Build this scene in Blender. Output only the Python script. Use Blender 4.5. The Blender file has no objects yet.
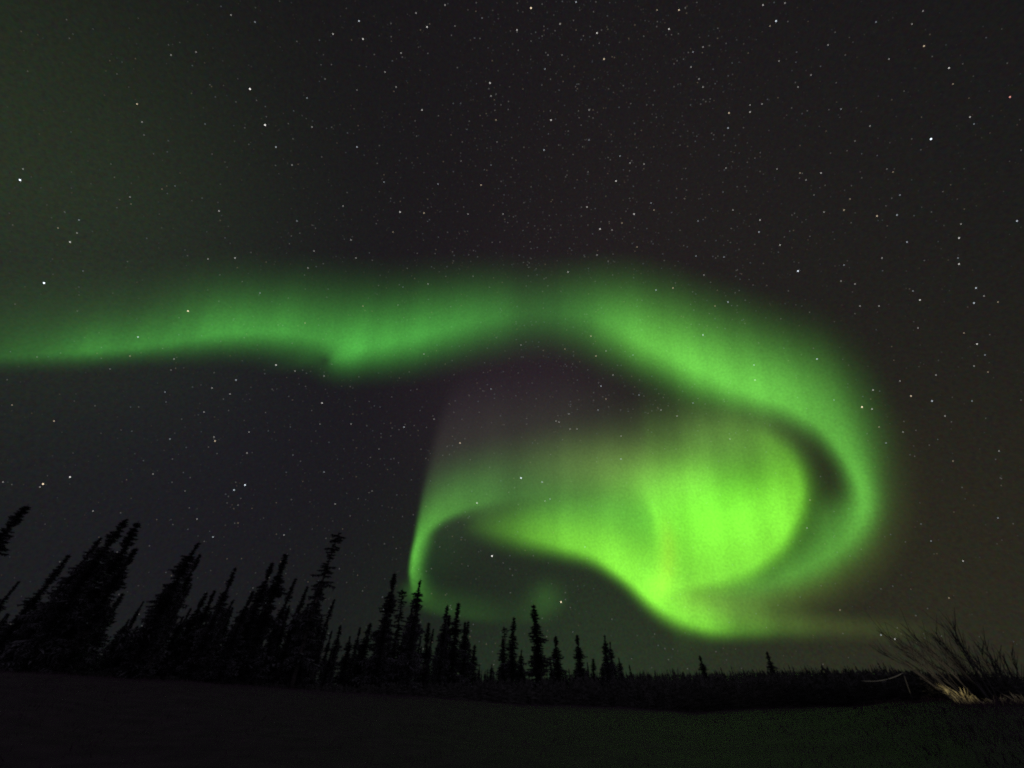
import bpy, bmesh, math, random
import numpy as np
from mathutils import Vector, Matrix

# ------------------------------------------------------------------ camera, world, exposure
S = bpy.context.scene
COL = S.collection
F_PX = 372.0                      # focal length in pixels of a 1024 wide frame
HORIZON_Y = 690.0
PITCH = math.atan((HORIZON_Y - 384) / F_PX)
EYE = Vector((0, 0, 1.6))
cam_d = bpy.data.cameras.new('camera')
cam_d.sensor_width = 36.0
cam_d.lens = F_PX / 1024 * 36.0
cam_d.clip_start = 0.1
cam_d.clip_end = 90000
cam = bpy.data.objects.new('camera', cam_d)
COL.objects.link(cam)
cam.location = EYE
cam.rotation_euler = (math.pi / 2 + PITCH, 0, 0)
S.camera = cam
S.view_settings.view_transform = 'Standard'
S.view_settings.look = 'None'
S.view_settings.exposure = 0.0
S.view_settings.gamma = 1.0
S.render.resolution_x, S.render.resolution_y = 1024, 768
S.cycles.use_denoising = False
S.cycles.max_bounces = 4
S.cycles.transparent_max_bounces = 48
S.cycles.use_adaptive_sampling = False
S.cycles.sample_clamp_indirect = 4
S.cycles.filter_width = 2.0

CP, SP = math.cos(PITCH), math.sin(PITCH)


def ray(px, py):
    """world direction seen at a point of the survey photograph"""
    cx, cy = (px - 512) / F_PX, (384 - py) / F_PX
    v = Vector((cx, CP - SP * cy, SP + CP * cy))
    return v.normalized()


def az_el(px, py):
    v = ray(px, py)
    return math.atan2(v.x, v.y), math.asin(v.z)


def srgb(r, g, b):
    f = lambda c: c / 255 / 12.92 if c <= 10 else ((c / 255 + 0.055) / 1.055) ** 2.4
    return (f(r), f(g), f(b))


def build_world():
    w = bpy.data.worlds.new('World')
    S.world = w
    w.use_nodes = True
    nt = w.node_tree
    nt.nodes.clear()
    N, L = nt.nodes.new, nt.links.new
    out = N('ShaderNodeOutputWorld')
    bg = N('ShaderNodeBackground')
    L(bg.outputs[0], out.inputs[0])
    tc = N('ShaderNodeTexCoord')
    nrm = N('ShaderNodeVectorMath'); nrm.operation = 'NORMALIZE'
    L(tc.outputs['Generated'], nrm.inputs[0])
    d = nrm.outputs[0]
    base = N('ShaderNodeRGB')
    base.outputs[0].default_value = (0.0082, 0.0073, 0.0085, 1)
    acc = base.outputs[0]

    def add_lobe(direction, sharp, col):
        nonlocal acc
        dp = N('ShaderNodeVectorMath'); dp.operation = 'DOT_PRODUCT'
        L(d, dp.inputs[0]); dp.inputs[1].default_value = direction
        m1 = N('ShaderNodeMath'); m1.operation = 'SUBTRACT'
        L(dp.outputs['Value'], m1.inputs[0]); m1.inputs[1].default_value = 1.0
        m2 = N('ShaderNodeMath'); m2.operation = 'MULTIPLY'
        L(m1.outputs[0], m2.inputs[0]); m2.inputs[1].default_value = sharp
        m3 = N('ShaderNodeMath'); m3.operation = 'EXPONENT'
        L(m2.outputs[0], m3.inputs[0])
        sc = N('ShaderNodeVectorMath'); sc.operation = 'SCALE'
        sc.inputs[0].default_value = col
        L(m3.outputs[0], sc.inputs['Scale'])
        ad = N('ShaderNodeVectorMath'); ad.operation = 'ADD'
        L(acc, ad.inputs[0]); L(sc.outputs[0], ad.inputs[1])
        acc = ad.outputs[0]

    for px, py, sharp, col in WORLD_LOBES:
        add_lobe(ray(px, py), sharp, col)
    # airglow hugging the horizon
    sep = N('ShaderNodeSeparateXYZ'); L(d, sep.inputs[0])
    ab = N('ShaderNodeMath'); ab.operation = 'ABSOLUTE'; L(sep.outputs['Z'], ab.inputs[0])
    mm = N('ShaderNodeMath'); mm.operation = 'MULTIPLY'; L(ab.outputs[0], mm.inputs[0]); mm.inputs[1].default_value = -7.0
    ex = N('ShaderNodeMath'); ex.operation = 'EXPONENT'; L(mm.outputs[0], ex.inputs[0])
    sc = N('ShaderNodeVectorMath'); sc.operation = 'SCALE'; sc.inputs[0].default_value = (0.003, 0.006, 0.003)
    L(ex.outputs[0], sc.inputs['Scale'])
    ad = N('ShaderNodeVectorMath'); ad.operation = 'ADD'; L(acc, ad.inputs[0]); L(sc.outputs[0], ad.inputs[1])
    acc = ad.outputs[0]
    # unresolved star dust and mottled airglow
    ns = N('ShaderNodeTexNoise'); ns.inputs['Scale'].default_value = 190.0
    ns.inputs['Detail'].default_value = 2.0; ns.inputs['Roughness'].default_value = 0.8
    L(d, ns.inputs['Vector'])
    vm = N('ShaderNodeVectorMath'); vm.operation = 'SUBTRACT'
    L(ns.outputs['Color'], vm.inputs[0]); vm.inputs[1].default_value = (0.5, 0.5, 0.5)
    v2 = N('ShaderNodeVectorMath'); v2.operation = 'SCALE'; L(vm.outputs[0], v2.inputs[0]); v2.inputs['Scale'].default_value = 1.15
    v3 = N('ShaderNodeVectorMath'); v3.operation = 'ADD'; L(v2.outputs[0], v3.inputs[0]); v3.inputs[1].default_value = (1, 1, 1)
    v4 = N('ShaderNodeVectorMath'); v4.operation = 'MULTIPLY'; L(acc, v4.inputs[0]); L(v3.outputs[0], v4.inputs[1])
    L(v4.outputs[0], bg.inputs[0])
    bg.inputs[1].default_value = 1.0


WORLD_LOBES = [
    # photograph direction, sharpness, linear colour
    (170, 440, 9.0, (0.0026, 0.0022, 0.0056)),    # blue-grey night left of the swirl
    (-20, 180, 17.0, (0.0125, 0.0225, 0.0075)),     # faint green veil upper left
    (590, 650, 14.0, (0.0075, 0.0190, 0.0060)),       # green glow above the trees
    (930, 610, 10.0, (0.0120, 0.0090, 0.0025)),    # warm glow low on the right
    (650, 270, 9.0, (0.0045, 0.0025, 0.0022)),    # brownish fringe above the arc
    (900, 330, 6.0, (0.0018, 0.0030, 0.0016)),
    (520, 130, 5.0, (0.0015, 0.0012, 0.0015)),       # Milky Way haze high in the middle
    (520, 395, 24.0, (0.0095, 0.0040, 0.0085)),   # dull purple inside the swirl
]
build_world()
# added dim fill lamp, no moon: keeps ground and trees from going fully black
sun_d = bpy.data.lights.new('fill_light', 'SUN')
sun_d.energy = 0.46
sun_d.angle = math.radians(130)
sun_d.color = (0.88, 0.84, 1.20)
sun = bpy.data.objects.new('fill_light', sun_d)
COL.objects.link(sun)
sun.rotation_euler = (math.radians(69), 0, math.radians(20))

# ------------------------------------------------------------------ helpers


def tag(o, label=None, cat=None, group=None, kind=None):
    if label: o['label'] = label
    if cat: o['category'] = cat
    if group: o['group'] = group
    if kind: o['kind'] = kind
    return o


def mesh_np(name, verts, faces, mats, mat_idx=None, smooth=False):
    """verts (n,3); faces: list of tuples or an (m,k) array"""
    me = bpy.data.meshes.new(name)
    v = np.asarray(verts, dtype=np.float32)
    if isinstance(faces, np.ndarray):
        k = faces.shape[1]
        me.vertices.add(len(v)); me.vertices.foreach_set('co', v.ravel())
        me.loops.add(faces.size); me.loops.foreach_set('vertex_index', faces.astype(np.int32).ravel())
        me.polygons.add(len(faces))
        me.polygons.foreach_set('loop_start', np.arange(0, faces.size, k, dtype=np.int32))
        me.polygons.foreach_set('loop_total', np.full(len(faces), k, dtype=np.int32))
        me.update(calc_edges=True)
    else:
        me.from_pydata(v.tolist(), [], faces)
    for m in mats: me.materials.append(m)
    if mat_idx is not None:
        me.polygons.foreach_set('material_index', np.asarray(mat_idx, dtype=np.int32))
    if smooth:
        me.polygons.foreach_set('use_smooth', np.ones(len(me.polygons), dtype=bool))
    me.update()
    return me


def link(name, me, parent=None):
    o = bpy.data.objects.new(name, me)
    COL.objects.link(o)
    if parent: o.parent = parent
    return o


def empty(name, loc, rz=0.0):
    o = bpy.data.objects.new(name, None)
    o.empty_display_size = 0.3
    COL.objects.link(o)
    o.location = loc
    o.rotation_euler = (0, 0, rz)
    return o


def noise_mat(name, c1, c2, scale, rough=0.9, detail=4.0, bump=0.0, spec=0.1):
    m = bpy.data.materials.new(name); m.use_nodes = True
    nt = m.node_tree; b = nt.nodes['Principled BSDF']
    tc = nt.nodes.new('ShaderNodeTexCoord')
    n = nt.nodes.new('ShaderNodeTexNoise'); n.inputs['Scale'].default_value = scale; n.inputs['Detail'].default_value = detail
    r = nt.nodes.new('ShaderNodeValToRGB')
    r.color_ramp.elements[0].position = 0.3; r.color_ramp.elements[0].color = (*c1, 1)
    r.color_ramp.elements[1].position = 0.7; r.color_ramp.elements[1].color = (*c2, 1)
    nt.links.new(tc.outputs['Object'], n.inputs['Vector'])
    nt.links.new(n.outputs['Fac'], r.inputs['Fac'])
    nt.links.new(r.outputs['Color'], b.inputs['Base Color'])
    b.inputs['Roughness'].default_value = rough
    b.inputs['Specular IOR Level'].default_value = spec
    if bump:
        bp = nt.nodes.new('ShaderNodeBump'); bp.inputs['Strength'].default_value = bump
        nt.links.new(n.outputs['Fac'], bp.inputs['Height']); nt.links.new(bp.outputs[0], b.inputs['Normal'])
    return m


def emit_mat(name, col, strength):
    m = bpy.data.materials.new(name); m.use_nodes = True
    nt = m.node_tree; nt.nodes.clear()
    o = nt.nodes.new('ShaderNodeOutputMaterial'); e = nt.nodes.new('ShaderNodeEmission')
    e.inputs[0].default_value = (*col, 1); e.inputs[1].default_value = strength
    nt.links.new(e.outputs[0], o.inputs[0])
    m.cycles.emission_sampling = 'NONE'
    return m


M_GROUND = noise_mat('dry_ground', (0.028, 0.0145, 0.024), (0.047, 0.024, 0.039), 1.3, detail=8, bump=0.3)
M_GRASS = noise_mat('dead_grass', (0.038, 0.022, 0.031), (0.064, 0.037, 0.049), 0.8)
M_NEEDLE = noise_mat('spruce_needles', (0.085, 0.078, 0.080), (0.12, 0.112, 0.112), 1.5)
M_BARK = noise_mat('spruce_bark', (0.05, 0.042, 0.038), (0.085, 0.07, 0.06), 12)
M_FAR = noise_mat('distant_spruce', (0.044, 0.042, 0.036), (0.064, 0.060, 0.052), 0.05)
M_TWIG = noise_mat('willow_bark', (0.045, 0.040, 0.037), (0.075, 0.066, 0.06), 3)
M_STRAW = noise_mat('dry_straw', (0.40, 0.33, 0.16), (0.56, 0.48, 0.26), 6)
M_WOOD = noise_mat('weathered_wood', (0.05, 0.048, 0.045), (0.1, 0.095, 0.09), 14)
M_CORD = noise_mat('pale_cord', (0.17, 0.165, 0.16), (0.25, 0.245, 0.24), 20)

# ------------------------------------------------------------------ terrain
# edge of the field (where the trees begin) and the wooded ridge behind, both surveyed by bearing
EDGE = [(-160, 664, 40), (0, 671, 42), (175, 682, 46), (350, 692, 52), (520, 704, 62), (690, 712, 66),
        (800, 708, 48), (880, 705, 32), (940, 703, 25), (1024, 702, 23), (1200, 702, 23)]
RIDGE = [(-160, 690), (0, 690), (350, 688), (560, 681), (640, 678), (720, 677), (800, 675), (880, 674.5), (950, 679), (1024, 683), (1200, 690)]
e_az = np.array([az_el(x, y)[0] for x, y, r in EDGE]); e_t = np.array([math.tan(az_el(x, y)[1]) for x, y, r in EDGE])
e_r = np.array([r for x, y, r in EDGE], dtype=float)
r_az = np.array([az_el(x, y)[0] for x, y in RIDGE]); r_t = np.array([math.tan(az_el(x, y)[1]) for x, y in RIDGE])
RR = 620.0


def ground_h(x, y):
    x = np.asarray(x, dtype=float); y = np.asarray(y, dtype=float)
    r = np.hypot(x, y) + 1e-6
    a = np.arctan2(x, y)
    re = np.interp(a, e_az, e_r); he = 1.6 + re * np.interp(a, e_az, e_t)
    hr = 1.6 + RR * np.interp(a, r_az, r_t)
    s1 = np.clip(r / re, 0, 1); s1 = s1 * s1 * (3 - 2 * s1)
    s2 = np.clip((r - re) / (RR - re), 0, 1); s2 = s2 * s2 * (3 - 2 * s2)
    s3 = np.clip((r - RR) / 1500, 0, 1)
    h = he * s1 + (hr - he) * s2 - 30 * s3
    bumps = 0.06 * np.sin(x * 0.9 + 1.3 * np.sin(y * 0.31)) * np.sin(y * 0.7 + 0.8) + 0.10 * np.sin(x * 0.21 + 2) * np.sin(y * 0.17)
    return h + bumps * np.clip(r / 10, 0, 1)


def spot(px, py, dist):
    """ground point on the bearing of a photo point, at a distance"""
    a, _ = az_el(px, py)
    x, y = dist * math.sin(a), dist * math.cos(a)
    return Vector((x, y, float(ground_h(x, y))))


def height_for(px, py, dist):
    p = spot(px, py, dist)
    return 1.6 + dist * math.tan(az_el(px, py)[1]) - p.z


def build_ground():
    az = np.concatenate([np.radians(np.arange(-80, 80, 0.6)), np.radians(np.arange(80, 280, 5.0))])
    rad = np.concatenate([[0.6], np.geomspace(1.5, 90, 90), np.geomspace(96, 12000, 60)])
    A, R = np.meshgrid(az, rad, indexing='ij')
    X, Y = R * np.sin(A), R * np.cos(A)
    Z = ground_h(X, Y)
    n, k = A.shape
    V = np.stack([X, Y, Z], -1).reshape(-1, 3)
    i, j = np.meshgrid(np.arange(n), np.arange(k - 1), indexing='ij')
    i2 = (i + 1) % n
    Fc = np.stack([i * k + j, i * k + j + 1, i2 * k + j + 1, i2 * k + j], -1).reshape(-1, 4)[:, ::-1].copy()
    me = mesh_np('ground', V, Fc, [M_GROUND], smooth=True)
    # close the small hole under the tripod
    o = link('ground', me)
    bm = bmesh.new(); bm.from_mesh(me)
    bmesh.ops.holes_fill(bm, edges=[e for e in bm.edges if e.is_boundary and e.verts[0].co.xy.length < 1.0], sides=2000)
    bm.normal_update()
    bm.to_mesh(me); bm.free()
    tag(o, kind='structure')


build_ground()


def build_grass():
    rng = np.random.default_rng(5)
    n = 52000
    a = rng.uniform(-1.05, 1.1, n)
    re = np.interp(a, e_az, e_r)
    r = 9 + (re * 1.06 - 9) * np.sqrt(rng.uniform(0, 1, n))
    x, y = r * np.sin(a), r * np.cos(a)
    clump = 0.5 + 0.5 * np.sin(x * 1.7 + 2 * np.sin(y * 0.6)) * np.sin(y * 1.3 + x * 0.4)
    h = rng.uniform(0.06, 0.22, n) * (0.4 + 1.0 * clump)
    z = ground_h(x, y) - 0.02
    t = rng.uniform(0, math.pi, n)
    wdt = rng.uniform(0.006, 0.014, n)
    dx, dy = np.cos(t) * wdt, np.sin(t) * wdt
    lx, ly = rng.normal(0, 0.5, n) * h, rng.normal(0, 0.5, n) * h
    V = np.stack([np.stack([x - dx, y - dy, z], -1), np.stack([x + dx, y + dy, z], -1),
                  np.stack([x + lx, y + ly, z + h], -1)], 1).reshape(-1, 3)
    Fc = np.arange(n * 3).reshape(-1, 3)
    o = link('grass', mesh_np('grass', V, Fc, [M_GRASS]))
    tag(o, 'short dead grass covering the dark field in front of the trees', 'grass', kind='stuff')


build_grass()

# ------------------------------------------------------------------ aurora


def catmull(pts, n=9):
    P = np.asarray(pts, dtype=float)
    P = np.vstack([2 * P[0] - P[1], P, 2 * P[-1] - P[-2]])
    out = []
    for i in range(1, len(P) - 2):
        for t in np.linspace(0, 1, n, endpoint=False):
            p0, p1, p2, p3 = P[i - 1], P[i], P[i + 1], P[i + 2]
            c = 0.5 * ((2 * p1) + (-p0 + p2) * t + (2 * p0 - 5 * p1 + 4 * p2 - p3) * t * t + (-p0 + 3 * p1 - 3 * p2 + p3) * t ** 3)
            lin = p1 + (p2 - p1) * t
            out.append(np.concatenate([c[:2], lin[2:]]))
    out.append(P[-2])
    return np.array(out)


def stroke(X, Y, pts, cols, soft=2.0, thin=1.0):
    """glow of one fold of the curtain: pts rows = x, y, amplitude, width on the left of travel, width on the right;
    cols = rows of linear rgb for amplitude 1 (one row, or one per point)"""
    cols = np.asarray(cols, dtype=float)
    if cols.ndim == 1: cols = np.tile(cols, (len(pts), 1))
    P = catmull(np.hstack([np.asarray(pts, dtype=float), cols]))
    res = np.zeros(X.shape + (3,))
    reach = 3.6 * P[:, 3:5].max()
    near = (X > P[:, 0].min() - reach) & (X < P[:, 0].max() + reach) & (Y > P[:, 1].min() - reach) & (Y < P[:, 1].max() + reach)
    x, y = X[near], Y[near]
    segs = list(zip(P[:-1], P[1:]))

    def nearest(a, b):
        d = b[:2] - a[:2]; L2 = d @ d + 1e-9
        t = np.clip(((x - a[0]) * d[0] + (y - a[1]) * d[1]) / L2, 0, 1)
        qx, qy = x - a[0] - t * d[0], y - a[1] - t * d[1]
        return d, L2, t, qx, qy, qx * qx + qy * qy
    best = np.full(x.shape, 1e18)
    for a, b in segs: best = np.minimum(best, nearest(a, b)[5])
    s2 = 2 * (0.45 * np.sqrt(best) + 1.0) ** 2
    acc = np.zeros(x.shape + (3,)); wsum = np.zeros(x.shape)
    for a, b in segs:
        d, L2, t, qx, qy, dd = nearest(a, b)
        wgt = np.exp(-(dd - best) / s2)
        side = (d[0] * qy - d[1] * qx) / math.sqrt(L2)      # >0: right of travel (y runs down)
        amp = a[2] + t * (b[2] - a[2])
        k = 0.5 + 0.5 * np.tanh(side / 4.0)
        w = thin * ((a[3] + t * (b[3] - a[3])) * (1 - k) + (a[4] + t * (b[4] - a[4])) * k)
        g = wgt * amp * np.exp(-0.5 * (np.sqrt(dd) / np.maximum(w, 0.5)) ** soft)
        acc += g[:, None] * (a[5:] + t[:, None] * (b[5:] - a[5:]))
        wsum += wgt
    res[near] = acc / wsum[:, None]
    return res


def blob(X, Y, cx, cy, sx, sy, col, rot=0.0):
    c, s = math.cos(rot), math.sin(rot)
    u, v = (X - cx) * c + (Y - cy) * s, -(X - cx) * s + (Y - cy) * c
    return np.exp(-0.5 * ((u / sx) ** 2 + (v / sy) ** 2))[..., None] * np.asarray(col)


G_ARC = (0.165, 1.0, 0.12)
G_MID = (0.235, 1.0, 0.10)
G_CORE = (0.28, 1.0, 0.05)
G_YEL = (0.45, 1.0, 0.03)


def field_arc(X, Y):
    f = stroke(X, Y, [(-140, 360, .05, 26, 9), (0, 355, .07, 22, 8), (60, 352, .12, 20, 8), (95, 349, .19, 19, 8), (130, 346, .19, 20, 8), (180, 339, .22, 22, 10),
                      (215, 333, .28, 24, 11), (250, 331, .27, 24, 12), (290, 332, .22, 24, 13), (330, 340, .16, 24, 13), (375, 350, .0, 24, 14)], G_ARC, 1.5, 0.80)
    f += stroke(X, Y, [(326, 360, .0, 20, 11), (334, 358, .15, 24, 11), (345, 354, .26, 28, 13), (362, 347, .34, 28, 15), (392, 341, .35, 27, 16), (430, 332, .29, 26, 17),
                       (480, 320, .19, 24, 19), (530, 314, .10, 22, 20), (580, 314, .10, 23, 20), (620, 322, .08, 24, 20), (660, 336, .0, 28, 20)], G_ARC, 1.6, 0.80)
    # long soft tops of the rays above the arc
    f += stroke(X, Y, [(-140, 325, .012, 34, 20), (120, 314, .018, 32, 18), (260, 306, .018, 26, 22), (400, 304, .014, 22, 24), (540, 298, .014, 20, 24),
                       (640, 304, .024, 24, 24), (740, 345, .034, 28, 24), (828, 404, .032, 28, 20), (872, 470, .022, 22, 20), (864, 550, .012, 24, 20), (820, 590, .0, 24, 20)],
                (0.30, 1.0, 0.19))
    return f


def field_loop(X, Y):
    f = stroke(X, Y, [(560, 306, .0, 30, 24), (592, 318, .08, 26, 22), (620, 328, .24, 28, 20), (655, 346, .49, 29, 17), (700, 368, .62, 31, 18), (740, 386, .56, 32, 16),
                      (790, 404, .42, 36, 13), (825, 428, .35, 28, 10), (848, 458, .36, 19, 8.5), (862, 488, .40, 12, 11), (862, 512, .37, 12, 18),
                      (846, 540, .31, 13, 22), (816, 562, .27, 15, 20), (778, 580, .22, 14, 15), (740, 591, .13, 14, 18), (700, 595, .0, 14, 16)], G_MID, 1.65, 0.82)
    f += stroke(X, Y, [(690, 602, .06, 14, 10), (760, 600, .05, 14, 14), (830, 578, .032, 18, 20), (880, 525, .016, 20, 24), (892, 450, .005, 22, 28)], (0.75, 1.0, 0.15))
    return f


def field_core(X, Y):
    f = stroke(X, Y, [(672, 438, .0, 18, 26), (700, 434, .05, 16, 28), (735, 434, .10, 14, 30), (768, 445, .19, 11, 34), (788, 466, .34, 10, 40), (795, 492, .52, 9, 50), (787, 521, .62, 9, 56),
                      (766, 550, .66, 10, 56), (733, 569, .62, 12, 50), (695, 579, .50, 9, 42), (662, 582, .25, 9, 36), (640, 578, .0, 9, 30)], G_CORE)
    f += stroke(X, Y, [(652, 478, .0, 40, 18), (655, 492, .14, 44, 10), (657, 506, .30, 46, 6), (660, 515, .36, 46, 6), (665, 545, .36, 42, 9), (669, 580, .18, 34, 12), (670, 600, .0, 30, 12)], G_CORE)
    f += stroke(X, Y, [(662, 510, .0, 6, 6), (668, 540, .08, 6, 6), (667, 570, .10, 7, 7), (662, 592, .04, 8, 8), (658, 604, .0, 8, 8)], (1.0, 0.45, 0.0))
    f += blob(X, Y, 712, 510, 48, 28, (0.12, 0.60, 0.02))
    f += blob(X, Y, 628, 468, 58, 20, (0.075, 0.135, 0.024))
    f += blob(X, Y, 668, 486, 34, 16, (0.09, 0.30, 0.025))
    f += blob(X, Y, 828, 520, 12, 15, (0.016, 0.062, 0.008))
    f += blob(X, Y, 722, 428, 46, 18, (0.030, 0.045, 0.014))
    f += blob(X, Y, 725, 450, 50, 20, (0.03, 0.075, 0.013))
    return f


def sheet_edge(X, Y):
    """the folded left edge of the curtain: nothing glows to the left of it"""
    xe = np.interp(Y, [350, 398, 440, 490, 530, 556, 572, 588], [464, 448, 435, 424, 416.5, 411.5, 409.5, 411])
    soft = np.interp(Y, [350, 440, 520], [16, 5, 2.2])
    m = 0.5 + 0.5 * np.tanh((X - xe) / soft)
    return np.where(Y > 590, 1.0, m)[..., None]


def field_sweep(X, Y):
    # bright lower sweep running down to the right and its tail
    f = stroke(X, Y, [(462, 524, .0, 14, 8), (492, 527, .10, 15, 10), (520, 532, .27, 18, 11), (555, 540, .46, 22, 9), (595, 552, .68, 25, 7.5),
                      (628, 574, .90, 27, 6.5), (655, 598, .95, 22, 7), (680, 614, .80, 19, 8), (705, 624, .58, 16, 7), (733, 628, .20, 13, 7), (780, 629, .045, 9, 6), (830, 630, .0, 9, 6)], G_CORE)
    f += stroke(X, Y, [(500, 515, .0, 14, 12), (560, 512, .13, 16, 20), (610, 512, .20, 17, 22), (645, 522, .20, 18, 20), (670, 540, .0, 18, 20)], G_MID)
    # hook at the left end
    f += sheet_edge(X, Y) * stroke(X, Y, [(424, 604, .0, 4, 10), (414.5, 588, .13, 2.5, 9), (411.5, 572, .38, 2.5, 7), (413, 556, .54, 2.5, 7), (418, 541, .44, 4, 7), (428, 526, .31, 13, 5),
                       (446, 513, .22, 19, 5), (472, 502, .15, 24, 7), (505, 494, .09, 26, 9), (545, 487, .06, 26, 10), (590, 480, .04, 26, 12), (640, 470, .0, 24, 14)], G_MID)
    # faint underside of the hook
    f += stroke(X, Y, [(413, 592, .06, 8, 9), (432, 605, .045, 13, 6), (465, 613, .032, 16, 5), (505, 616, .016, 14, 6), (540, 612, .02, 16, 8), (556, 596, .0, 16, 8)], G_MID)
    f += blob(X, Y, 547, 598, 11, 11, (0.012, 0.045, 0.006))
    f += blob(X, Y, 815, 625, 66, 8, (0.028, 0.042, 0.007), 0.06)
    f += blob(X, Y, 735, 611, 36, 13, (0.035, 0.10, 0.011), 0.15)
    return f


def field_curtain(X, Y):
    # the tall thin sheet above the hook, sharp on its left side
    cols = [(0.10, 0.9, 0.10), (0.35, 1.0, 0.25), (0.9, 0.9, 0.6), (1.0, 0.55, 0.8), (0.95, 0.5, 1.0), (0.8, 0.5, 0.9)]
    f = stroke(X, Y, [(412, 566, .028, 3, 20), (417, 530, .028, 3, 50), (424, 490, .019, 3.5, 90), (435, 440, .012, 6, 110), (448, 398, .007, 14, 120), (462, 350, .0, 22, 110)], cols)
    f += blob(X, Y, 560, 445, 95, 32, (0.015, 0.021, 0.008))
    f += blob(X, Y, 500, 490, 75, 22, (0.010, 0.038, 0.008))
    return f * (0.08 + 0.92 * sheet_edge(X, Y))


def aurora_mat():
    m = bpy.data.materials.new('aurora_light'); m.use_nodes = True
    nt = m.node_tree; nt.nodes.clear()
    o = nt.nodes.new('ShaderNodeOutputMaterial'); ad = nt.nodes.new('ShaderNodeAddShader')
    e = nt.nodes.new('ShaderNodeEmission'); t = nt.nodes.new('ShaderNodeBsdfTransparent')
    at = nt.nodes.new('ShaderNodeAttribute'); at.attribute_name = 'glow'
    ge = nt.nodes.new('ShaderNodeNewGeometry'); nr = nt.nodes.new('ShaderNodeVectorMath'); nr.operation = 'NORMALIZE'
    nt.links.new(ge.outputs['Position'], nr.inputs[0])
    ns = nt.nodes.new('ShaderNodeTexNoise'); ns.inputs['Scale'].default_value = 210.0; ns.inputs['Detail'].default_value = 2.0
    nt.links.new(nr.outputs[0], ns.inputs['Vector'])
    mr = nt.nodes.new('ShaderNodeMapRange'); mr.inputs['To Min'].default_value = 0.72; mr.inputs['To Max'].default_value = 1.28
    nt.links.new(ns.outputs['Fac'], mr.inputs['Value'])
    vs = nt.nodes.new('ShaderNodeVectorMath'); vs.operation = 'SCALE'
    nt.links.new(at.outputs['Color'], vs.inputs[0]); nt.links.new(mr.outputs[0], vs.inputs['Scale'])
    nt.links.new(vs.outputs[0], e.inputs[0])
    e.inputs[1].default_value = 0.5        # the near and the far face of the curtain give half each
    nt.links.new(e.outputs[0], ad.inputs[0]); nt.links.new(t.outputs[0], ad.inputs[1])
    nt.links.new(ad.outputs[0], o.inputs[0])
    m.cycles.emission_sampling = 'NONE'
    return m


def build_aurora():
    M = aurora_mat()
    root = empty('aurora', (0, 9000, 5000))
    tag(root, 'bright green aurora arching from the left and curling into a swirl above the trees', 'aurora')
    step = 0.27
    az = np.radians(np.arange(-80, 66.01, step)); el = np.radians(np.arange(1.2, 84.0, step))
    A, E = np.meshgrid(az, el, indexing='ij')
    D = np.stack([np.cos(E) * np.sin(A), np.cos(E) * np.cos(A), np.sin(E)], -1)
    fwd = D[..., 1] * CP + D[..., 2] * SP
    upc = -D[..., 1] * SP + D[..., 2] * CP
    ok = fwd > 0.15
    fw = np.where(ok, fwd, 1.0)
    PX = 512 + F_PX * D[..., 0] / fw; PY = 384 - F_PX * upc / fw
    PX = np.where(ok, PX, -5000); PY = np.where(ok, PY, -5000)
    n, k = A.shape
    parts = [('arc', field_arc, 1.00), ('loop', field_loop, 0.92), ('core', field_core, 0.84), ('sweep', field_sweep, 0.88), ('curtain', field_curtain, 0.96)]
    for name, fn, dist in parts:
        Fl = np.zeros(A.shape + (3,))
        act = ok & (PX > -500) & (PX < 1500) & (PY > -300) & (PY < 760)
        Fl[act] = fn(PX[act], PY[act])
        U = (PX - 560) / (PY + 700) * 1100
        rays = (np.sin(U / 6.1 + 1.3 * np.sin(U / 31)) + np.sin(U / 11.3 + 2.0) + 1.2 * np.sin(U / 23.0 + 0.7 * np.sin(U / 57)) + np.sin(U / 3.7 + 2 * np.sin(U / 19)) * 0.6)
        patch = np.sin(U / 47.0 + 1.0) + 0.8 * np.sin(U / 29.0 + PY / 60.0)
        Fl *= (1.09 if name in ('arc', 'loop') else 1.0) * (1 + 0.028 * rays + (0.06 * patch if name in ('arc', 'loop') else 0.028 * patch + 0.014 * rays))[..., None]
        lum = Fl @ np.array([0.3, 0.6, 0.1])
        thr = 0.0022
        Fl = Fl * (np.maximum(lum - thr, 0) / np.maximum(lum, 1e-9))[..., None]
        on = lum > thr
        cell = on[:-1, :-1] | on[1:, :-1] | on[:-1, 1:] | on[1:, 1:]
        R = 5200.0 * dist / (np.sin(E) + 0.32)
        Vn = D * R[..., None]; Vf = D * (R * 1.035)[..., None]
        idx = np.arange(n * k).reshape(n, k)
        q = np.stack([idx[:-1, :-1], idx[1:, :-1], idx[1:, 1:], idx[:-1, 1:]], -1)[cell]
        used = np.unique(q); remap = -np.ones(n * k, dtype=int); remap[used] = np.arange(len(used))
        q = remap[q]; nv = len(used)
        V = np.concatenate([Vn.reshape(-1, 3)[used], Vf.reshape(-1, 3)[used]]) - np.array(root.location)
        C = np.concatenate([Fl.reshape(-1, 3)[used]] * 2)
        # rim that closes the near face to the far face
        ed = np.concatenate([q[:, [0, 1]], q[:, [1, 2]], q[:, [2, 3]], q[:, [3, 0]]])
        key = np.sort(ed, 1); _, inv, cnt = np.unique(key, axis=0, return_inverse=True, return_counts=True)
        rim = ed[cnt[inv.ravel()] == 1]
        rq = np.stack([rim[:, 0], rim[:, 1], rim[:, 1] + nv, rim[:, 0] + nv], -1)
        Fc = np.concatenate([q, q[:, ::-1] + nv, rq])
        me = mesh_np(name, V, Fc, [M], smooth=True)
        at = me.attributes.new('glow', 'FLOAT_COLOR', 'POINT')
        at.data.foreach_set('color', np.concatenate([C, np.ones((len(C), 1))], 1).astype(np.float32).ravel())
        link(name, me, root)


build_aurora()

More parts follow.
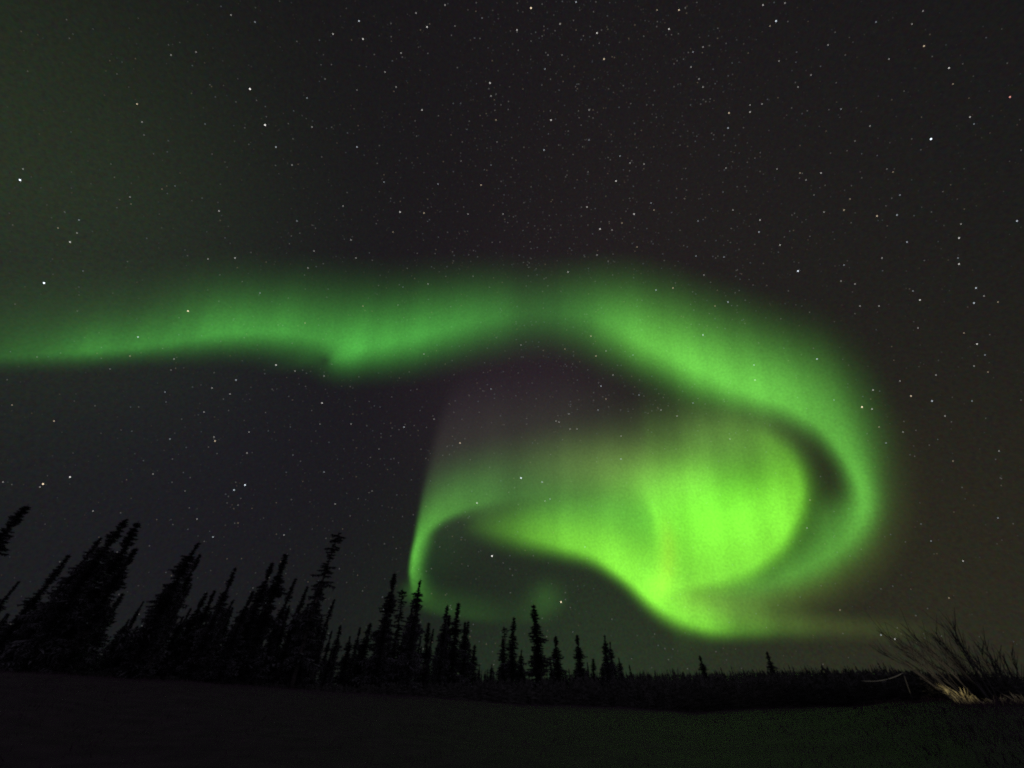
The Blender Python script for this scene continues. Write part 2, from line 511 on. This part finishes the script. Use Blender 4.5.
# ------------------------------------------------------------------ stars
STAR_R = 30000.0
STAR_PX = STAR_R / F_PX


def octa():
    V = np.array([(1, 0, 0), (-1, 0, 0), (0, 1, 0), (0, -1, 0), (0, 0, 1), (0, 0, -1)], dtype=float)
    Fc = np.array([(0, 2, 4), (2, 1, 4), (1, 3, 4), (3, 0, 4), (2, 0, 5), (1, 2, 5), (3, 1, 5), (0, 3, 5)])
    return V, Fc


STARS = """20,180,1.0 23,169,.4 137,104,.55 142,122,.45 171,55,.42 196,52,.35 250,89,.85 231,15,.4 255,22,.4 122,62,.25 93,29,.25 73,34,.25 144,135,.3
205,124,.3 71,132,.25 225,162,.25 180,173,.25 162,189,.3 175,186,.3 359,21,.6 363,39,.65 333,34,.5 427,27,.55 401,53,.4 445,5,.45 416,13,.4 490,83,.55
422,110,.5 265,125,.85 276,147,.5 292,165,.45 357,147,.5 312,127,.4 307,98,.35 385,72,.35 396,87,.35 496,120,.4 481,185,.5 384,182,.35 438,184,.35
491,96,.35 357,90,.3 325,79,.3 497,142,.3 491,165,.3 461,161,.3 482,18,.3 455,26,.3 531,8,.75 576,2,.5 517,30,.5 597,33,.55 604,59,.65 669,29,.55
679,10,.6 560,24,.45 551,120,.55 544,150,.5 589,140,.35 691,67,.4 699,79,.4 703,87,.45 729,113,.55 728,128,.5 750,112,.5 750,105,.4 762,104,.45
703,47,.4 693,52,.35 763,5,.5 616,181,.65 630,163,.45 644,164,.4 620,156,.4 589,110,.4 545,69,.35 548,55,.3 562,55,.3 588,172,.3 726,168,.35 657,10,.4
776,21,.72 785,3,.4 770,26,.4 923,11,.45 912,24,.4 924,46,.6 876,22,.35 949,68,.6 953,84,.4 1010,97,.72 970,117,.5 974,124,.35 931,139,1.0 889,59,.4
828,45,.4 779,61,.35 811,75,.35 798,87,.35 841,109,.35 870,126,.4 821,173,.5 800,173,.45 806,180,.35 777,169,.35 893,172,.35 887,169,.3 855,141,.3
990,133,.25 44,283,1.0 70,242,.62 77,233,.4 79,220,.4 58,228,.35 130,197,.35 131,204,.3 188,311,.78 138,337,.6 219,211,.5 208,259,.4 235,258,.5
130,356,.35 37,357,.3 83,271,.3 174,359,.4 236,380,.5 171,370,.3 110,369,.3 185,250,.25 79,287,.25 79,295,.25 343,206,.45 400,212,.6 424,213,.5
297,221,.4 351,240,.4 393,232,.35 314,251,.35 356,258,.4 308,268,.45 428,284,.4 468,214,.4 503,214,.4 276,365,.6 295,371,.4 324,376,.4 424,354,.4
363,306,.35 305,323,.4 260,293,.35 403,287,.3 398,305,.3 587,207,.5 600,229,.65 634,214,.55 654,210,.45 651,203,.4 622,223,.45 612,230,.4 698,221,.4
733,210,.45 759,232,.5 760,220,.5 637,247,.4 597,255,.45 568,272,.5 656,290,.5 673,288,.5 696,256,.4 724,257,.4 728,302,.5 715,306,.4 704,275,.4
703,335,.55 591,336,.5 596,356,.5 606,351,.35 633,355,.35 565,349,.35 521,345,.35 754,365,.5 755,380,.5 613,375,.4 723,192,.3 780,245,.5 798,271,.82
844,210,.5 877,216,.55 897,215,.5 824,212,.4 907,242,.5 959,238,.6 961,224,.45 958,258,.35 959,264,.55 1017,221,.6 882,258,.45 844,265,.4 855,284,.45
841,281,.35 976,288,.55 984,296,.45 974,303,.55 998,302,.45 920,300,.6 879,306,.45 860,306,.4 913,291,.35 977,344,.55 918,328,.35 964,333,.35
985,355,.35 974,366,.35 988,372,.35 936,375,.45 817,359,.55 900,381,.35 814,195,.3 900,195,.45 850,199,.35 54,421,.5 70,477,.66 43,484,.85 40,487,.35
3,482,.4 93,511,.45 245,485,.75 234,490,.65 213,537,.5 215,441,.6 214,437,.4 204,412,.45 212,388,.45 230,394,.4 247,453,.45 249,432,.35 170,439,.4
153,474,.35 197,519,.35 165,392,.35 12,405,.35 121,430,.25 185,491,.3 238,505,.3 238,523,.3 322,403,.55 404,427,.5 460,443,.6 477,503,.6 324,472,.4
351,424,.35 335,504,.35 284,535,.45 492,556,.75 491,389,.4 434,419,.35 372,491,.3 379,449,.3 293,455,.3 320,424,.3 521,478,.85 542,482,.5 601,386,.5
606,399,.45 598,410,.45 556,421,.4 559,422,.4 569,414,.35 570,429,.35 577,429,.35 621,459,.5 621,436,.4 661,410,.45 677,416,.45 639,395,.4 545,501,.4
550,499,.4 693,403,.4 730,439,.4 585,547,.35 862,407,.82 872,409,.5 911,396,.6 932,401,.55 945,416,.45 873,390,.5 886,443,.4 879,427,.35 903,432,.35
999,451,.45 953,461,.35 972,401,.35 810,500,.45 807,528,.45 931,541,.4 963,561,.5 998,518,.35 921,524,.3 834,400,.35 881,635,.5 895,639,.62
561,602,.75 840,610,.4 949,598,.45"""
STAR_LABELS = {
    (20, 180): 'brilliant white star near the left border, high above the green arc',
    (44, 283): 'brilliant white star at the left, just above the dim end of the green arc',
    (250, 89): 'bright star in the upper left sky, higher of a slanted pair',
    (265, 125): 'bright star in the upper left sky, lower of a slanted pair',
    (931, 139): 'brilliant blue white star alone in the upper right sky',
    (776, 21): 'bluish star at the top of the sky right of centre',
    (1010, 97): 'reddish star by the right border of the sky near the top',
    (798, 271): 'bright star just outside the upper right shoulder of the green loop',
    (862, 407): 'bright star on the outer right edge of the green loop',
    (43, 484): 'bright yellowish star low at the left, just above the leftmost spruce',
    (521, 478): 'bright star in the dull purple gap inside the aurora swirl',
    (492, 556): 'bright star in the dark pocket below the left hook of the aurora',
    (561, 602): 'bright low star above the tallest of the middle spruces',
    (245, 485): 'brighter of two close stars in the dark sky left of the swirl',
    (188, 311): 'bright star on the upper side of the green arc at the left',
    (531, 8): 'bright star at the very top edge of the sky near the centre',
}


def build_stars():
    rnd = random.Random(11)
    V, Fc = octa()
    tints = {'white': (1.0, 0.97, 0.92), 'blue': (0.80, 0.90, 1.0), 'amber': (1.0, 0.80, 0.55), 'red': (1.0, 0.42, 0.35)}
    cache = {}

    def star_mesh(tint, step):
        if (tint, step) not in cache:
            m = emit_mat('starlight', tints[tint], 3.2 * (step / 10) ** 2.1)
            cache[(tint, step)] = mesh_np('star', V, Fc, [m])
        return cache[(tint, step)]
    for tok in STARS.split():
        x, y, mag = tok.split(','); x, y, mag = float(x), float(y), float(mag)
        tint = rnd.choices(['white', 'blue', 'amber'], [6, 2.5, 1.5])[0]
        if (x, y) in ((931, 139), (776, 21), (20, 180), (44, 283)): tint = 'blue'
        if (x, y) == (1010, 97): tint = 'red'
        if (x, y) in ((43, 484), (460, 443)): tint = 'amber'
        o = link('star', star_mesh(tint, max(2, round(mag * 10))))
        d = ray(x, y)
        o.location = EYE + d * STAR_R
        s = STAR_PX * (0.40 + 0.38 * mag) * (d.y * CP + d.z * SP)
        o.scale = (s, s, s)
        lab = STAR_LABELS.get((int(x), int(y)))
        if lab: tag(o, lab, 'star', 'bright stars in the night sky')
        else: tag(o, 'small dim star, one of the many alike pinpoints across the night sky', 'star', 'small stars across the night sky')
    # the countless faint ones
    rng = np.random.default_rng(3)
    n = 20000
    mw = 6000
    a = rng.uniform(-1.45, 1.45, n); z = rng.uniform(0.03, 1.0, n); e = np.arcsin(z)
    # denser strip rising through the middle of the sky
    px = rng.normal(600, 95, mw) + rng.normal(0, 40, mw); py = rng.uniform(-80, 420, mw)
    D = np.stack([np.cos(e) * np.sin(a), np.cos(e) * np.cos(a), np.sin(e)], -1)
    D2 = np.array([tuple(ray(p, q)) for p, q in zip(px, py)])
    D = np.concatenate([D, D2]); n = len(D)
    mag = np.minimum(rng.exponential(1.0, n), 4.0)
    cls = np.clip((mag * 1.6).astype(int), 0, 5)
    rad = STAR_PX * 0.48 * (0.9 + 0.05 * cls) * np.clip(D[:, 1] * CP + D[:, 2] * SP, 0.45, 1)
    P = D * STAR_R * 1.05
    VV = (P[:, None, :] + V[None] * rad[:, None, None]).reshape(-1, 3)
    FF = (np.arange(n)[:, None, None] * 6 + Fc[None]).reshape(-1, 3)
    mats = []
    for tint in ('white', 'blue', 'amber'):
        for c in range(6):
            mats.append(emit_mat('faint_starlight', tints[tint], 0.0135 * 1.6 ** c))
    ti = rng.choice(3, n, p=[0.55, 0.25, 0.2])
    mi = np.repeat(ti * 6 + cls, 8)
    o = link('faint_stars', mesh_np('faint_stars', VV, FF, mats, mi))
    tag(o, 'countless faint stars dusting the whole night sky', 'stars', kind='stuff')


build_stars()

# ------------------------------------------------------------------ spruces


def tube(verts, faces, pts, radii, sides=6):
    base = len(verts)
    prev = None
    for i, p in enumerate(pts):
        p = Vector(p)
        d = (Vector(pts[min(i + 1, len(pts) - 1)]) - Vector(pts[max(i - 1, 0)])).normalized()
        u = d.orthogonal().normalized() if prev is None else (prev - d * prev.dot(d)).normalized()
        prev = u
        w = d.cross(u)
        for s in range(sides):
            t = 2 * math.pi * s / sides
            verts.append(tuple(p + (u * math.cos(t) + w * math.sin(t)) * radii[i]))
    for i in range(len(pts) - 1):
        for s in range(sides):
            a, b = base + i * sides + s, base + i * sides + (s + 1) % sides
            faces.append((a, b, b + sides, a + sides))
    faces.append(tuple(base + s for s in range(sides))[::-1])
    faces.append(tuple(base + (len(pts) - 1) * sides + s for s in range(sides)))


def spruce_meshes(seed, kind):
    """unit trees 10 m tall"""
    rnd = random.Random(seed)
    H = 10.0
    bend = [(rnd.uniform(-1, 1) * 0.16, rnd.uniform(-1, 1) * 0.16) for _ in range(3)]

    def axis(t):
        return Vector((bend[0][0] * math.sin(t * 3.0) + bend[1][0] * t * t, bend[0][1] * math.sin(t * 3.0) + bend[1][1] * t * t, t * H))
    tv, tf = [], []
    n = 9
    tube(tv, tf, [axis(i / n) for i in range(n + 1)], [0.115 * (1 - i / n) ** 0.9 + 0.012 for i in range(n + 1)], 7)
    trunk = mesh_np('trunk', tv, tf, [M_BARK], smooth=True)
    cv, cf = [], []

    def tri(a, b, c):
        i = len(cv); cv.extend([tuple(a), tuple(b), tuple(c)]); cf.append((i, i + 1, i + 2))
    W = {'full': 1.75, 'narrow': 1.15, 'sparse': 1.45, 'thin': 0.75, 'club': 1.1}[kind]
    gap = {'full': 0.04, 'narrow': 0.08, 'sparse': 0.30, 'thin': 0.18, 'club': 0.15}[kind]
    stepz = {'full': 0.15, 'narrow': 0.14, 'sparse': 0.22, 'thin': 0.17, 'club': 0.16}[kind]
    ph = rnd.uniform(0, 6)
    z = {'full': 0.3, 'narrow': 0.5, 'sparse': 1.4, 'thin': 0.8, 'club': 0.8}[kind]
    while z < H * 0.985:
        t = z / H
        prof = (1 - t) ** 0.85 * (0.78 + 0.22 * min(1, t * 6)) + 0.045
        if kind == 'club':
            prof = (1 - t) ** 0.9 * 0.95 + 0.05 + 0.24 * math.exp(-((t - 0.93) / 0.045) ** 2)
        if kind == 'sparse':
            prof = (1 - t) ** 0.7 * 0.85 + 0.07 + 0.13 * math.exp(-((t - 0.95) / 0.04) ** 2)
        clump = 0.78 + 0.30 * math.sin(t * 24 + ph) + 0.16 * math.sin(t * 57 + 2 * ph)
        nb = rnd.randint(5, 7) if kind != 'sparse' else rnd.randint(3, 5)
        a0 = rnd.uniform(0, 6.28)
        for b in range(nb):
            if rnd.random() < gap: continue
            a = a0 + b * 6.283 / nb + rnd.uniform(-0.5, 0.5)
            Ln = W * prof * clump * rnd.uniform(0.55, 1.2)
            if rnd.random() < 0.06: Ln *= 1.35
            Ln = max(Ln, 0.09)
            dr = rnd.uniform(0.25, 0.65) * (1.1 - 0.9 * t) - 0.25 * max(0, t - 0.8)
            o = axis(t) + Vector((0, 0, rnd.uniform(-0.06, 0.06)))
            out = Vector((math.cos(a), math.sin(a), 0)); sd = Vector((-math.sin(a), math.cos(a), 0))

            def pt(s): return o + out * (Ln * s) + Vector((0, 0, -dr * Ln * s + 0.35 * dr * Ln * s * s))
            wd = 0.06 + 0.05 * Ln
            tri(o + sd * wd, o - sd * wd, pt(1.0))
            ns = 4 if Ln < 0.35 else 6
            for q in range(ns):
                s = 0.15 + 0.85 * (q + rnd.random() * 0.6) / ns
                p = pt(min(s, 1))
                l2 = Ln * rnd.uniform(0.20, 0.42) * (1.15 - 0.6 * s) + 0.06
                for sg in (-1, 1):
                    tip = p + sd * (sg * l2) + out * (l2 * 0.5) + Vector((0, 0, -l2 * rnd.uniform(0.1, 0.6)))
                    tri(p - out * 0.08, p + out * 0.09, tip)
                # hanging needles under the bough
                tip = p + Vector((rnd.uniform(-.04, .04), rnd.uniform(-.04, .04), -rnd.uniform(0.08, 0.22) * (0.6 + Ln)))
                tri(p - out * 0.10, p + out * 0.10, tip)
        z += stepz * rnd.uniform(0.75, 1.25)
    top = axis(1.0)
    for q in range(6):
        a = q * 1.05
        d = Vector((math.cos(a), math.sin(a), 0))
        tri(axis(0.955) + d * 0.06, axis(0.955) - d * 0.06, top + Vector((0, 0, 0.05)))
    for q in range(10):
        a = rnd.uniform(0, 6.28); t = rnd.uniform(0.94, 0.99)
        d = Vector((math.cos(a), math.sin(a), 0.3)) * rnd.uniform(0.07, 0.13)
        tri(axis(t), axis(t - 0.012), axis(t) + d)
    crown = mesh_np('crown', cv, np.array(cf), [M_NEEDLE])
    return trunk, crown


PROTO = {}
for i, kd in enumerate(('full', 'full', 'narrow', 'narrow', 'narrow', 'sparse', 'sparse', 'thin', 'thin', 'club')):
    PROTO.setdefault(kd, []).append(spruce_meshes(100 + i, kd))


def spruce(px, py, dist, kind, label, group, wide=1.0, rnd=random.Random(4)):
    p = spot(px, py, dist)
    h = height_for(px, py, dist)
    if h < 0.8: return None
    root = empty('spruce_tree', p - Vector((0, 0, 0.05)), rnd.uniform(0, 6.28))
    tr, cr = PROTO[kind][rnd.randrange(len(PROTO[kind]))]
    sxy = h / 10 * wide
    a = link('trunk', tr, root); b = link('crown', cr, root)
    for o in (a, b): o.scale = (sxy, sxy, (h + 0.05) / 10.0)
    tag(root, label, 'tree', group)
    return root


GL, GM, GR = 'spruces of the tall stand at the left', 'spruces in the middle of the skyline', 'small spruces on the far wooded rise'
MAIN = [
    (33, 505, 38, 'narrow', 1.25, 'spruce cut off by the left border, its pointed top slanting inward', GL),
    (21, 580, 41, 'narrow', 0.9, 'short spruce at the left border below the taller slanting one', GL),
    (127, 517, 44, 'full', 0.9, 'left one of the twin topped tallest spruces in the dense left clump', GL),
    (138, 521, 46, 'narrow', 1.2, 'right one of the twin topped tallest spruces in the dense left clump', GL),
    (101, 536, 45, 'full', 0.7, 'dense spruce on the left shoulder of the twin topped pair', GL),
    (114, 548, 47, 'full', 0.9, 'bushy spruce filling the gap below the twin topped pair', GL),
    (70, 553, 49, 'thin', 1.3, 'thin spindly spruce on the outer left slope of the dense clump', GL),
    (84, 560, 47, 'narrow', 1.1, 'narrow spruce between the spindly one and the dense left clump', GL),
    (140, 547, 43, 'narrow', 1.25, 'spruce with a pointed top just right of the twin topped pair', GL),
    (198, 541, 46, 'full', 0.95, 'broad solitary spruce with a shaggy outline right of the dense left clump', GL),
    (200, 552, 48, 'narrow', 0.9, 'second slimmer top just behind the broad shaggy spruce', GL),
    (191, 583, 45, 'thin', 1.0, 'thin low spruce at the right foot of the broad shaggy one', GL),
    (209, 591, 50, 'narrow', 1.3, 'left one of two short blunt spruces beside a taller slender spire', GL),
    (214, 589, 49, 'narrow', 1.2, 'right one of two short blunt spruces beside a taller slender spire', GL),
    (235, 566, 48, 'narrow', 0.95, 'slender spire of a spruce alone between two bigger groups', GL),
    (231, 608, 47, 'thin', 1.2, 'thin dead looking sapling at the foot of the slender spire', GL),
    (272, 561, 50, 'narrow', 1.15, 'left and lower of two neighbouring round topped spruces', GL),
    (287, 552, 50, 'narrow', 1.2, 'right and taller of two neighbouring round topped spruces', GL),
    (295, 577, 52, 'thin', 1.2, 'thin spire on the right side of two round topped spruces', GL),
    (307, 585, 53, 'thin', 1.2, 'thin spire close to the left of the gappy tall spruce', GL),
    (337, 531, 51, 'sparse', 1.0, 'tall gappy spruce with a club shaped top and ragged boughs', GL),
    (322, 580, 53, 'narrow', 1.3, 'dark spruce hugging the lower left side of the gappy tall spruce', GL),
    (334, 598, 54, 'thin', 1.2, 'thin bare spire at the right foot of the gappy tall spruce', GL),
    (255, 590, 48, 'narrow', 1.2, 'low spruce leaning against the left of two round topped ones', GL),
    (394, 572, 58, 'narrow', 0.9, 'tall narrow spruce to the left of the bright left hook of the aurora', GM),
    (388, 608, 57, 'full', 0.8, 'bushy lower spruce at the left foot of the tall narrow one', GM),
    (405, 588, 62, 'sparse', 0.8, 'thin gappy spruce between two tall dark ones under the aurora hook', GM),
    (421, 579, 58, 'full', 0.62, 'tall dark spruce with a wide base right under the aurora hook', GM),
    (414, 606, 60, 'full', 0.8, 'low spruce merged with the left base of the wide based one', GM),
    (429, 622, 62, 'thin', 1.4, 'thin short spruce right of the wide based one', GM),
    (447, 604, 63, 'full', 0.62, 'left spire of the tight three spired group under the swirl', GM),
    (451, 614, 66, 'narrow', 1.0, 'middle lower spire of the tight three spired group under the swirl', GM),
    (459, 602, 64, 'narrow', 1.0, 'right spire of the tight three spired group under the swirl', GM),
    (466, 621, 65, 'narrow', 1.0, 'left twin of two blunt spruces beside the three spired group', GM),
    (469, 620, 67, 'narrow', 0.9, 'right twin of two blunt spruces beside the three spired group', GM),
    (514, 616, 72, 'narrow', 1.0, 'taller spire of the ragged pair left of the lone middle spruce', GM),
    (506, 626, 73, 'sparse', 0.9, 'lower spire of the ragged pair left of the lone middle spruce', GM),
    (504, 638, 74, 'narrow', 1.0, 'shortest leftmost spruce of the ragged middle cluster', GM),
    (521, 649, 72, 'full', 0.8, 'bushy low spruce at the right foot of the ragged pair', GM),
    (534, 604, 70, 'narrow', 1.15, 'lone straight spruce with drooping boughs, tallest in the middle', GM),
    (556, 635, 76, 'narrow', 1.35, 'small cone shaped spruce first to the right of the lone tall one', GM),
    (551, 659, 74, 'thin', 1.5, 'tiny thin spruce left of the small cone shaped one', GM),
    (577, 634, 78, 'narrow', 1.2, 'small spruce second to the right of the lone tall one', GM),
    (592, 658, 80, 'thin', 2.0, 'short thin spruce between the two rightmost middle spruces', GM),
    (603, 634, 80, 'full', 0.75, 'spruce with a sharp top and sloping right side, last of the middle row', GM),
    (609, 641, 83, 'full', 0.7, 'spruce half hidden behind the last sharp topped one of the middle row', GM),
    (618, 657, 84, 'full', 0.8, 'short bushy spruce at the right foot of the last middle one', GM),
    (699, 655, 130, 'narrow', 2.0, 'small leaning spruce alone on the far rise below the bright core', GR),
    (720, 667, 150, 'narrow', 1.2, 'tiny spruce between the two taller ones of the far rise', GR),
    (766, 651, 110, 'full', 1.25, 'taller dark spruce on the far rise below the tail of the aurora', GR),
]
for px, py, d, kd, wd, lab, grp in MAIN:
    spruce(px, py, d, kd, lab, grp, wd * (1.75 if grp == GM else 1.3))


def fill_trees():
    rnd = random.Random(21)
    mass = [(-60, 596), (0, 612), (60, 600), (100, 592), (150, 606), (200, 606), (250, 606), (300, 604), (345, 634), (375, 628), (420, 632), (470, 640), (500, 656), (560, 664), (625, 671)]
    mx, my = [m[0] for m in mass], [m[1] for m in mass]
    for i in range(176):
        x = -50 + 680 * (i + rnd.random()) / 176
        y = np.interp(x, mx, my) + rnd.uniform(-8, 26)
        d = np.interp(x, [-50, 200, 400, 620], [44, 50, 62, 84]) * rnd.uniform(0.97, 1.25)
        kd = rnd.choice(['full', 'full', 'narrow', 'narrow', 'thin'])
        lab = 'low dark spruce lost in the solid mass at the foot of the left stand' if x < 360 else 'low dark spruce lost in the solid mass along the middle skyline'
        spruce(x, float(y), float(d), kd, lab, 'low spruces massed at the left' if x < 360 else 'low spruces massed along the middle', rnd.uniform(1.1, 1.9), rnd)
    for i in range(58):
        x = 470 + 420 * (i + rnd.random()) / 58
        y = np.interp(x, [470, 640, 760, 890], [664, 671, 671, 670]) + rnd.uniform(-3, 7)
        d = rnd.uniform(150, 300)
        spruce(x, float(y), d, rnd.choice(['full', 'narrow', 'narrow']), 'tiny spruce among the even low tops of the far rise', 'tiny spruces along the far rise', rnd.uniform(0.9, 1.3), rnd)


fill_trees()


def far_forest():
    rng = np.random.default_rng(8)
    rnd = random.Random(8)
    V, Fc = [], []
    n = 12000
    for i in range(n):
        a = rng.uniform(-1.25, 1.25)
        re = float(np.interp(a, e_az, e_r))
        r = re + 1.5 + (780 - re) * rng.uniform(0, 1) ** 2.6
        x, y = r * math.sin(a), r * math.cos(a)
        z = float(ground_h(x, y)) - 0.1
        h = rng.uniform(3.5, 8.5) * (0.8 + 0.3 * math.sin(a * 37 + r * 0.01) * math.sin(a * 91))
        room = 1.6 + r * (float(np.interp(a, r_az, r_t)) + 0.007) - z      # brush near the field stays below the far tops
        if r < 450: h = min(h, max(0.5, room * rng.uniform(0.40, 1.05) * (1.15 if rng.random() < 0.05 else 1.0)))
        w = h * rng.uniform(0.16, 0.30) + (0.5 if r < 120 else 0)
        nt_ = 30 if r < 130 else (18 if r < 300 else 12)
        for q in range(nt_):
            t = (q + rng.random()) / nt_
            zz = z + h * t * 0.97
            an = rng.uniform(0, 6.28); ln = w * (1.05 - t) ** 0.8 * rng.uniform(0.5, 1.25) + 0.04 * w
            c, sn = math.cos(an) * ln, math.sin(an) * ln
            th = h * (0.05 if r < 130 else 0.09) * rng.uniform(0.7, 1.5)
            b = len(V)
            V.append((x - 0.15 * c, y - 0.15 * sn, zz - th)); V.append((x - 0.1 * sn, y + 0.1 * c, zz + th)); V.append((x + c, y + sn, zz - h * rng.uniform(0.0, 0.06)))
            Fc.append((b, b + 1, b + 2))
        b = len(V)
        V.append((x - 0.14 * w, y, z)); V.append((x + 0.14 * w, y, z)); V.append((x, y, z + h)); Fc.append((b, b + 1, b + 2))
        b = len(V)
        V.append((x, y - 0.14 * w, z)); V.append((x, y + 0.14 * w, z)); V.append((x, y, z + h)); Fc.append((b, b + 1, b + 2))
    o = link('distant_forest', mesh_np('distant_forest', V, np.array(Fc), [M_FAR]))
    tag(o, 'unbroken dark spruce forest covering the far rise along the horizon', 'forest', kind='stuff')


far_forest()

# ------------------------------------------------------------------ bare shrubs, lit grass, stake


def shrub(px, dist, n, hgt, lean, spread, seed, label):
    rnd = random.Random(seed)
    p = spot(px, 700, dist)
    root = empty('bare_shrub', p)
    tag(root, label, 'shrub', 'bare shrubs at the right')
    tang = Vector((math.cos(-az_el(px, 700)[0]), math.sin(-az_el(px, 700)[0]), 0))     # to the viewer's right
    dep = Vector((tang.y, -tang.x, 0))
    for i in range(n):
        v, f = [], []
        h = hgt * rnd.uniform(0.55, 1.0)
        u = rnd.uniform(-1, 1)
        b = tang * (u * spread * 0.35) + dep * rnd.uniform(-0.4, 0.4) - Vector((0, 0, 0.1))
        out = tang * (u * spread * 0.45 + lean + rnd.uniform(-0.25, 0.25)) + dep * rnd.uniform(-0.5, 0.5)
        pts = []
        w1, w2 = rnd.uniform(-.08, .08), rnd.uniform(-.08, .08)
        for k in range(8):
            s = k / 7
            pts.append(b + out * (s ** 1.25) + Vector((0, 0, h * s * (1 - 0.12 * s))) + tang * (w1 * math.sin(s * 7)) + dep * (w2 * math.sin(s * 6)))
        r0 = rnd.uniform(0.015, 0.024)
        tube(v, f, pts, [r0 * (1 - 0.8 * k / 7) + 0.003 for k in range(8)], 5)
        for q in range(rnd.randint(7, 12)):
            s = rnd.uniform(0.25, 0.95); kk = int(s * 7); fr = s * 7 - kk
            o = pts[kk].lerp(pts[min(kk + 1, 7)], fr)
            d = (pts[min(kk + 1, 7)] - pts[kk]).normalized()
            l = h * rnd.uniform(0.12, 0.32)
            d2 = (d + tang * rnd.uniform(-0.6, 0.75) + dep * rnd.uniform(-0.5, 0.5)).normalized()
            tw = [o, o + d2 * l * 0.5 + Vector((0, 0, l * 0.04)), o + d2 * l + Vector((0, 0, l * 0.14))]
            tube(v, f, tw, [0.008, 0.006, 0.004], 4)
        link('stem', mesh_np('stem', v, f, [M_TWIG], smooth=True), root)


shrub(977, 24.5, 26, 2.9, -0.70, 1.9, 31, 'largest bare shrub at the right, long stems raking up to the left')
shrub(997, 25.5, 18, 2.6, -0.35, 1.8, 32, 'bare shrub of middling height between the largest one and the low one')
shrub(1016, 25.0, 14, 1.7, -0.20, 1.5, 33, 'lowest bare shrub beside the right border')


def grass_tuft(px, dist, n, h, w, seed, label, lean):
    rnd = random.Random(seed)
    p = spot(px, 700, dist)
    v, f = [], []
    tang = Vector((math.cos(-az_el(px, 700)[0]), math.sin(-az_el(px, 700)[0]), 0))
    dep = Vector((tang.y, -tang.x, 0))
    for i in range(n):
        b = tang * rnd.gauss(0, w) + dep * rnd.gauss(0, w) - Vector((0, 0, 0.03))
        hh = h * rnd.uniform(0.45, 1.0)
        out = tang * (rnd.gauss(lean, 0.22) * hh) + dep * (rnd.gauss(0, 0.35) * hh)
        wd = rnd.uniform(0.014, 0.03)
        a = rnd.uniform(0, 3.14)
        sd = (tang * math.cos(a) + dep * math.sin(a)) * wd
        m = b + out * 0.35 + Vector((0, 0, hh * 0.6)); t = b + out + Vector((0, 0, hh * rnd.uniform(0.7, 1.0)))
        k = len(v)
        v += [tuple(b - sd), tuple(b + sd), tuple(m + sd * 0.8), tuple(m - sd * 0.8), tuple(t)]
        f += [(k, k + 1, k + 2, k + 3), (k + 3, k + 2, k + 4)]
    o = link('grass_tuft', mesh_np('grass_tuft', v, f, [M_STRAW]))
    o.location = p
    tag(o, label, 'grass tuft', 'dry grass tufts lit under the shrubs')
    return o


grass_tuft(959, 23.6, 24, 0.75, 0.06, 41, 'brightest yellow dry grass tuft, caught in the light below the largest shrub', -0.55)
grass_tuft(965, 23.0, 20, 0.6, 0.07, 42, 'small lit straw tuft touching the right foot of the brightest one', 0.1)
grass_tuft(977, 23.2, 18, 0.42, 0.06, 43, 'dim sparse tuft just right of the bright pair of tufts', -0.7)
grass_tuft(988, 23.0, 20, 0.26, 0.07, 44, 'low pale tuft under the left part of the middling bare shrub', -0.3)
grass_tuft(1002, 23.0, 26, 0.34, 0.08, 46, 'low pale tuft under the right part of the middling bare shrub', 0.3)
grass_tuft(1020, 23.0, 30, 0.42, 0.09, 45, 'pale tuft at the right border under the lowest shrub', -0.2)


def stake():
    p = spot(906, 690, 26.0)
    h = height_for(903, 672, 26.0)
    top = EYE + ray(903, 672.5) * (26.0 / math.cos(az_el(903, 672.5)[1]))
    root = empty('stake', p)
    tag(root, 'thin pale stake with a cord running down to the left, below the skyline', 'stake')
    v, f = [], []
    tl = top - p
    tube(v, f, [Vector((0, 0, -0.2)), tl * 0.5 + Vector((0.01, 0, 0)), tl], [0.022, 0.02, 0.016], 6)
    link('post', mesh_np('post', v, f, [M_WOOD], smooth=True), root)
    v, f = [], []
    end = EYE + ray(861, 680.5) * 26.4 - p
    pts = []
    for k in range(13):
        s = k / 12
        pts.append(tl.lerp(end, s) - Vector((0, 0, 0.22 * 4 * s * (1 - s) * 0.5)) - Vector((0, 0, 0.01)))
    tube(v, f, pts, [0.013] * 13, 5)
    link('cord', mesh_np('cord', v, f, [M_CORD], smooth=True), root)


stake()


def yard_light():
    ld = bpy.data.lights.new('yard_light', 'SPOT')
    ld.energy = 620.0
    ld.color = (1.0, 0.91, 0.62)
    ld.spot_size = math.radians(24); ld.spot_blend = 1.0
    ld.shadow_soft_size = 0.06
    o = bpy.data.objects.new('yard_light', ld)
    COL.objects.link(o)
    src = spot(1088, 700, 19.5)
    o.location = src + Vector((0, 0, 0.6))
    tgt = spot(944, 700, 24.2) + Vector((0, 0, 0.95))
    o.rotation_euler = (tgt - o.location).to_track_quat('-Z', 'Y').to_euler()


yard_light()
